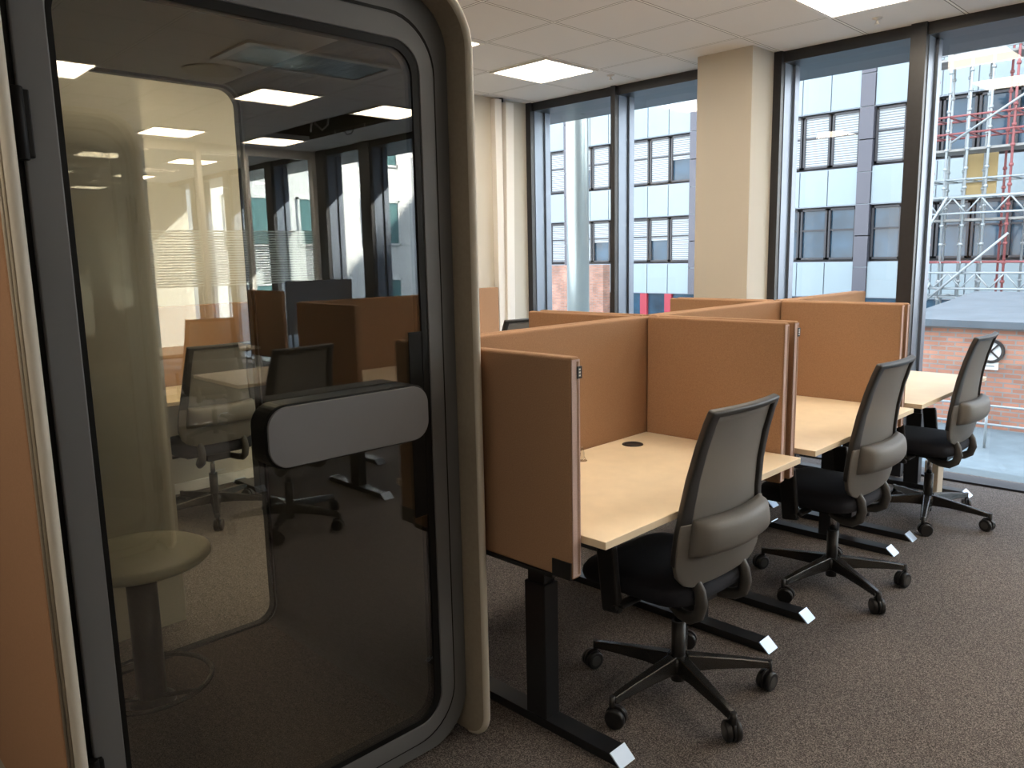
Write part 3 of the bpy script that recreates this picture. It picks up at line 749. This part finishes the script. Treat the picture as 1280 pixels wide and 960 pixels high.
# stool in the booth
t = thing('bar_stool', 'round-seated stool on a black post with a foot ring inside the booth', 'stool', (-2.66, .90, .066))
bm = new_bm(); lathe(bm, [(.001, .50), (.16, .50), (.215, .507), (.228, .52), (.225, .532), (.205, .543), (.10, .546), (.001, .546)], n=40); obj('seat', bm, 'stoolw', t)
bm = new_bm(); tube(bm, [(0, 0, .0), (0, 0, .46)], .048, 22); tube(bm, [(0, 0, .46), (0, 0, .50)], [.03, .06], 18); obj('post', bm, 'black', t)
bm = new_bm(); tube(bm, [(.0, .05, .485), (.03, .11, .47), (.05, .14, .45)], .006, 8); obj('height_lever', bm, 'plastic', t)
bm = new_bm(); tube(bm, [(.195 * math.cos(a * PI / 20), .195 * math.sin(a * PI / 20), .075) for a in range(40)], .009, 10, closed=True)
for k in range(3):
    a = .5 + k * 2 * PI / 3; tube(bm, [(.04 * math.cos(a), .04 * math.sin(a), .03), (.19 * math.cos(a), .19 * math.sin(a), .072)], .008, 8)
obj('foot_ring', bm, 'arm', t)
bm = new_bm(); lathe(bm, [(.001, 0), (.075, 0), (.075, .012), (.05, .03), (.001, .03)], n=24); obj('base_plate', bm, 'black', t)

# ------------------------------------------------------------------ outside
YF = 28.5; ZG = -1.3
bm = new_bm(); box(bm, -70, 60, YW + .56, 60, ZG - .2, ZG); struct('floor_street', bm, 'asphalt')
bm = new_bm(); box(bm, -20, 20, 6.24, 6.29, ZG, -.06); struct('trim_4', bm, 'kerb')
bm = new_bm(); lathe(bm, [(.135, ZG), (.135, 8.0)], (-6.25, 7.5, 0), 28); lathe(bm, [(.15, .62), (.15, .68)], (-6.25, 7.5, 0), 28)
tag(obj('silver_column', bm, 'pillar'), 'tall round silver outdoor column in front of the left window', 'column')

B = thing('office_building', 'grey-blue panelled office block across the street with rows of windows and blinds', 'building', (-14, YF, ZG))
off = Vector((14, -YF, -ZG))
def bobj(name, bm_, m_, par=None, **k):
    bmesh.ops.translate(bm_, verts=bm_.verts, vec=off); return obj(name, bm_, m_, par or B, **k)
MX0, PITCH, CW = -17.6, 6.68, .47                      # violet pilasters
XA, XB = -27.5, 2.6
bm = new_bm(); box(bm, XA, XB, YF + .35, YF + 8, ZG, 13.9); bobj('core_wall', bm, 'wframe')
rows = [(1.13, 3.07), (4.37, 6.33), (7.65, 9.6), (10.95, 12.9)]
bm = new_bm()
bands = [(-.14, 1.13), (3.07, 4.37), (6.33, 7.65), (9.6, 10.95), (12.9, 13.9)]
for z0, z1 in bands:
    k = -3
    while MX0 + k * PITCH < XB:
        xs = MX0 + k * PITCH + CW / 2; wv = (PITCH - CW) / 6
        for q in range(6):
            a = xs + q * wv
            if a > XA and a + wv < XB: box(bm, a + .02, a + wv - .02, YF, YF + .12, z0 + .03, z1 - .03)
        k += 1
bobj('spandrel_panels', bm, 'panelb')
bm = new_bm()
for z0, z1 in bands: box(bm, XA, XB, YF + .05, YF + .34, z0, z1)
bobj('panel_joints', bm, 'sill')
k = -2
while MX0 + k * PITCH < XB:
    a = MX0 + k * PITCH; bm = new_bm()
    z = -.14
    while z < 13.8: box(bm, a - CW / 2, a + CW / 2, YF - .06, YF + .3, z + .015, z + 1.06); z += 1.08
    bobj('pilaster', bm, 'purple'); k += 1
rnd = random.Random(3)
k = -2
while MX0 + k * PITCH < XB:
    for ri_, (z0, z1) in enumerate(rows[:3]):
        xs = MX0 + k * PITCH + CW / 2; wv = (PITCH - CW) / 6
        for q in range(6):
            a = xs + q * wv; b_ = a + wv
            if a < XA or b_ > XB: continue
            bm = new_bm(); zz0, zz1 = z0 + .08, z1 - .05; fw = .07
            box(bm, a + .03, a + .03 + fw, YF + .12, YF + .3, zz0, zz1); box(bm, b_ - .03 - fw, b_ - .03, YF + .12, YF + .3, zz0, zz1)
            box(bm, a + .03, b_ - .03, YF + .12, YF + .3, zz0, zz0 + fw); box(bm, a + .03, b_ - .03, YF + .12, YF + .3, zz1 - fw, zz1)
            zm = zz0 + (zz1 - zz0) * .58; box(bm, a + .03, b_ - .03, YF + .14, YF + .3, zm - .03, zm + .03)
            wf = bobj('window', bm, 'wframe')
            left = (k == -1)
            if (a < -17 and not (ri_ == 1 and q == 4 and False)): bl = 1 if rnd.random() < .75 else .55
            else: bl = rnd.choice([0, 0, 0, 1]) if ri_ == 1 else 0
            if ri_ == 1 and abs(a + 11.2) < 1.3 and a < -11: bl = 1
            bm = new_bm(); box(bm, a + .08, b_ - .08, YF + .22, YF + .24, zz0, zz1); bobj('pane', bm, 'farglass', wf)
            if bl:
                bm = new_bm(); box(bm, a + .09, b_ - .09, YF + .17, YF + .20, zz1 - (zz1 - zz0) * bl + .06, zz1 - .04); bobj('blind', bm, 'blind', wf)
    k += 1
# ground floor: shop glass with red posts, brick on the left
bm = new_bm(); box(bm, -21.8, XB, YF + .15, YF + .2, ZG, -.14); bobj('shop_glass', bm, 'farglass')
for x in (-20.1, -18.85, -16.2, -14.9):
    bm = new_bm(); box(bm, x - .17, x + .17, YF + .02, YF + .15, ZG, -.14); bobj('red_post', bm, 'redpost')
bm = new_bm(); box(bm, -30, -21.9, YF - .5, YF + .0, ZG, 1.1); bobj('brick_base', bm, 'brick')
# unseen tall block added left of the view to shade the near windows
bm = new_bm(); box(bm, -66, -36.6, YF, YF + 14, ZG, 24); wing = struct('sun_shade_block', bm, 'panelb'); 
tag(wing, 'unseen tall block added further left to keep sun off the near windows', 'building'); del wing['kind']; wing.name = 'sun_shade_tower'

# brick annex with a grey sloping roof
BY = 14.0
A = thing('brick_annex', 'low weathered red brick annex with grey sloping roof, behind the right-hand window', 'building', (1.0, BY, ZG))
offA = Vector((-1.0, -BY, -ZG))
def aobj(name, bm_, m_, **k):
    bmesh.ops.translate(bm_, verts=bm_.verts, vec=offA); return obj(name, bm_, m_, A, **k)
bm = new_bm(); box(bm, -4.5, 7, BY, BY + 4.2, ZG, .30); aobj('brick_wall', bm, 'brick')
bm = new_bm()
vs = [(-4.65, BY - .12, .30), (7.1, BY - .12, .30), (7.1, BY + 4.3, .545), (-4.65, BY + 4.3, .545)]
Av = [bm.verts.new(v) for v in vs]; Bv = [bm.verts.new((a, b, c + .11)) for a, b, c in vs]
bm.faces.new(Av); bm.faces.new(Bv)
for i in range(4): bm.faces.new((Av[i], Av[(i + 1) % 4], Bv[(i + 1) % 4], Bv[i]))
aobj('roof', bm, 'roofgrey')
c = at(1239, 439, BY - .01)
bm = new_bm()
n = 28; ring(bm, [(c.x + .19 * math.cos(2 * PI * k / n), c.z + .19 * math.sin(2 * PI * k / n)) for k in range(n)], [(c.x + .145 * math.cos(2 * PI * k / n), c.z + .145 * math.sin(2 * PI * k / n)) for k in range(n)], -.04, .0)
for v in bm.verts: v.co = Vector((v.co.y, BY - .0 + v.co.x, v.co.z))
for a in (.75, -.85): box(bm, c.x - .17, c.x + .17, BY - .035, BY - .02, c.z - .012, c.z + .012, rot=Matrix.Rotation(a, 3, 'Y'))
rw = aobj('round_vent', bm, 'plastic')
bm = new_bm(); lathe(bm, [(.15, BY - .012), (.15, BY - .003)], (c.x, 0, c.z), 24, axis='y'); aobj('round_vent_pane', bm, 'lampframe')
c2 = at(1236, 458, BY - .01); bm = new_bm(); box(bm, c2.x - .17, c2.x + .13, BY - .02, BY, c2.z - .05, c2.z + .07); aobj('wall_plaque', bm, 'lampframe')
bm = new_bm(); box(bm, c2.x - .12, c2.x + .08, BY - .024, BY - .019, c2.z - .0, c2.z + .015); aobj('plaque_line', bm, 'roofgrey')
# railing in front of the brick
bm = new_bm(); YR = 12.6
for x in [-4.2 + k * 1.25 for k in range(9)]: tube(bm, [(x, YR, ZG), (x, YR, ZG + .62)], .02, 8)
for z in (.35, .62): tube(bm, [(-4.2, YR, ZG + z), (5.8, YR, ZG + z)], .018, 8)
tag(obj('street_railing', bm, 'steel'), 'low pale tube railing in front of the brick annex', 'railing')

# scaffold
S = thing('scaffold', 'white and red tube scaffold standing before the office block, seen through the right window', 'scaffold', (-5, 24.5, ZG))
offS = Vector((5, -24.5, -ZG))
def sobj(name, bm_, m_, **k):
    bmesh.ops.translate(bm_, verts=bm_.verts, vec=offS); return obj(name, bm_, m_, S, **k)
sx = [-7.85, -7.45, -7.05, -6.55, -6.05, -5.5, -4.6, -3.7, -2.8, -1.4]
for y in (24.0, 25.1):
    for i, x in enumerate(sx):
        xx = x + (.16 if y > 24.5 else 0); bm = new_bm(); tube(bm, [(xx, y, ZG), (xx, y, 11.5)], .032, 8)
        z = ZG + .4
        while z < 11: tube(bm, [(xx, y, z), (xx, y, z + .07)], .055, 8); z += .5
        sobj('standard', bm, 'steelred' if (i + (y > 24.5)) % 4 == 1 else 'steel')
for z, red in ((.2, 0), (1.15, 1), (2.9, 0), (3.35, 0), (4.55, 1), (5.0, 1), (6.6, 0), (7.1, 0), (8.6, 1), (10.4, 0)):
    bm = new_bm()
    for y in (24.0, 25.1): tube(bm, [(-7.95, y, z), (-1.2, y, z)], .028, 8)
    for x in sx: tube(bm, [(x, 23.9, z), (x, 25.2, z)], .024, 6)
    sobj('guard_rail' if red else 'ledger', bm, 'steelred' if red else 'steel')
for z in (.45, 2.45):                                    # lattice girders
    bm = new_bm(); tube(bm, [(-7.9, 23.85, z), (-1.2, 23.85, z)], .03, 8); tube(bm, [(-7.9, 23.85, z + .42), (-1.2, 23.85, z + .42)], .03, 8)
    x = -7.8; up = 0
    while x < -1.5: tube(bm, [(x, 23.85, z if not up else z + .42), (x + .34, 23.85, z + .42 if not up else z)], .022, 6); x += .34; up = 1 - up
    sobj('lattice_girder', bm, 'steel')
for a, b in (((-7.4, .0), (-5.4, 1.9)), ((-6.9, 4.3), (-4.2, 6.0)), ((-7.7, 1.4), (-6.9, 2.9)), ((-6.2, 6.7), (-4.0, 8.6)), ((-7.9, -.9), (-7.2, .6)), ((-4.3, 2.9), (-2.3, 6.4))):
    bm = new_bm(); tube(bm, [(a[0], 23.8, a[1]), (b[0], 23.8, b[1])], .032, 8); sobj('diagonal_brace', bm, 'steel')
for z in (2.25, 4.1, 6.45, 8.4):
    bm = new_bm(); box(bm, -7.9, -1.2, 24.05, 25.05, z, z + .06); sobj('deck', bm, 'plank')
bm = new_bm(); box(bm, -6.9, -6.1, 25.2, 25.26, 2.9, 4.1); sobj('plywood_sheet', bm, 'ply')

# pale block seen mirrored through the right windows
Wb = thing('white_building', 'sunlit white block with teal windows, mirrored in the booth door', 'building', (19, 18, ZG))
offW = Vector((-19, -18, -ZG))
def wobj(name, bm_, m_, par=None, **k):
    bmesh.ops.translate(bm_, verts=bm_.verts, vec=offW); return obj(name, bm_, m_, par or Wb, **k)
bm = new_bm(); box(bm, 19, 30, 9.5, 34, ZG, 14); wobj('facade', bm, 'whitef')
for z in (-.6, 2.0, 4.6, 7.2, 9.8):
    for y in [10.2 + k * 2.35 for k in range(9)]:
        bm = new_bm(); box(bm, 18.92, 19.02, y, y + .07, z, z + 1.5); box(bm, 18.92, 19.02, y + 1.43, y + 1.5, z, z + 1.5); box(bm, 18.92, 19.02, y, y + 1.5, z, z + .07); box(bm, 18.92, 19.02, y, y + 1.5, z + 1.43, z + 1.5)
        box(bm, 18.92, 19.02, y + .7, y + .76, z, z + 1.5)
        f_ = wobj('window', bm, 'whitef'); bm = new_bm(); box(bm, 18.96, 18.99, y + .05, y + 1.45, z + .05, z + 1.45); wobj('pane', bm, 'teal', f_)
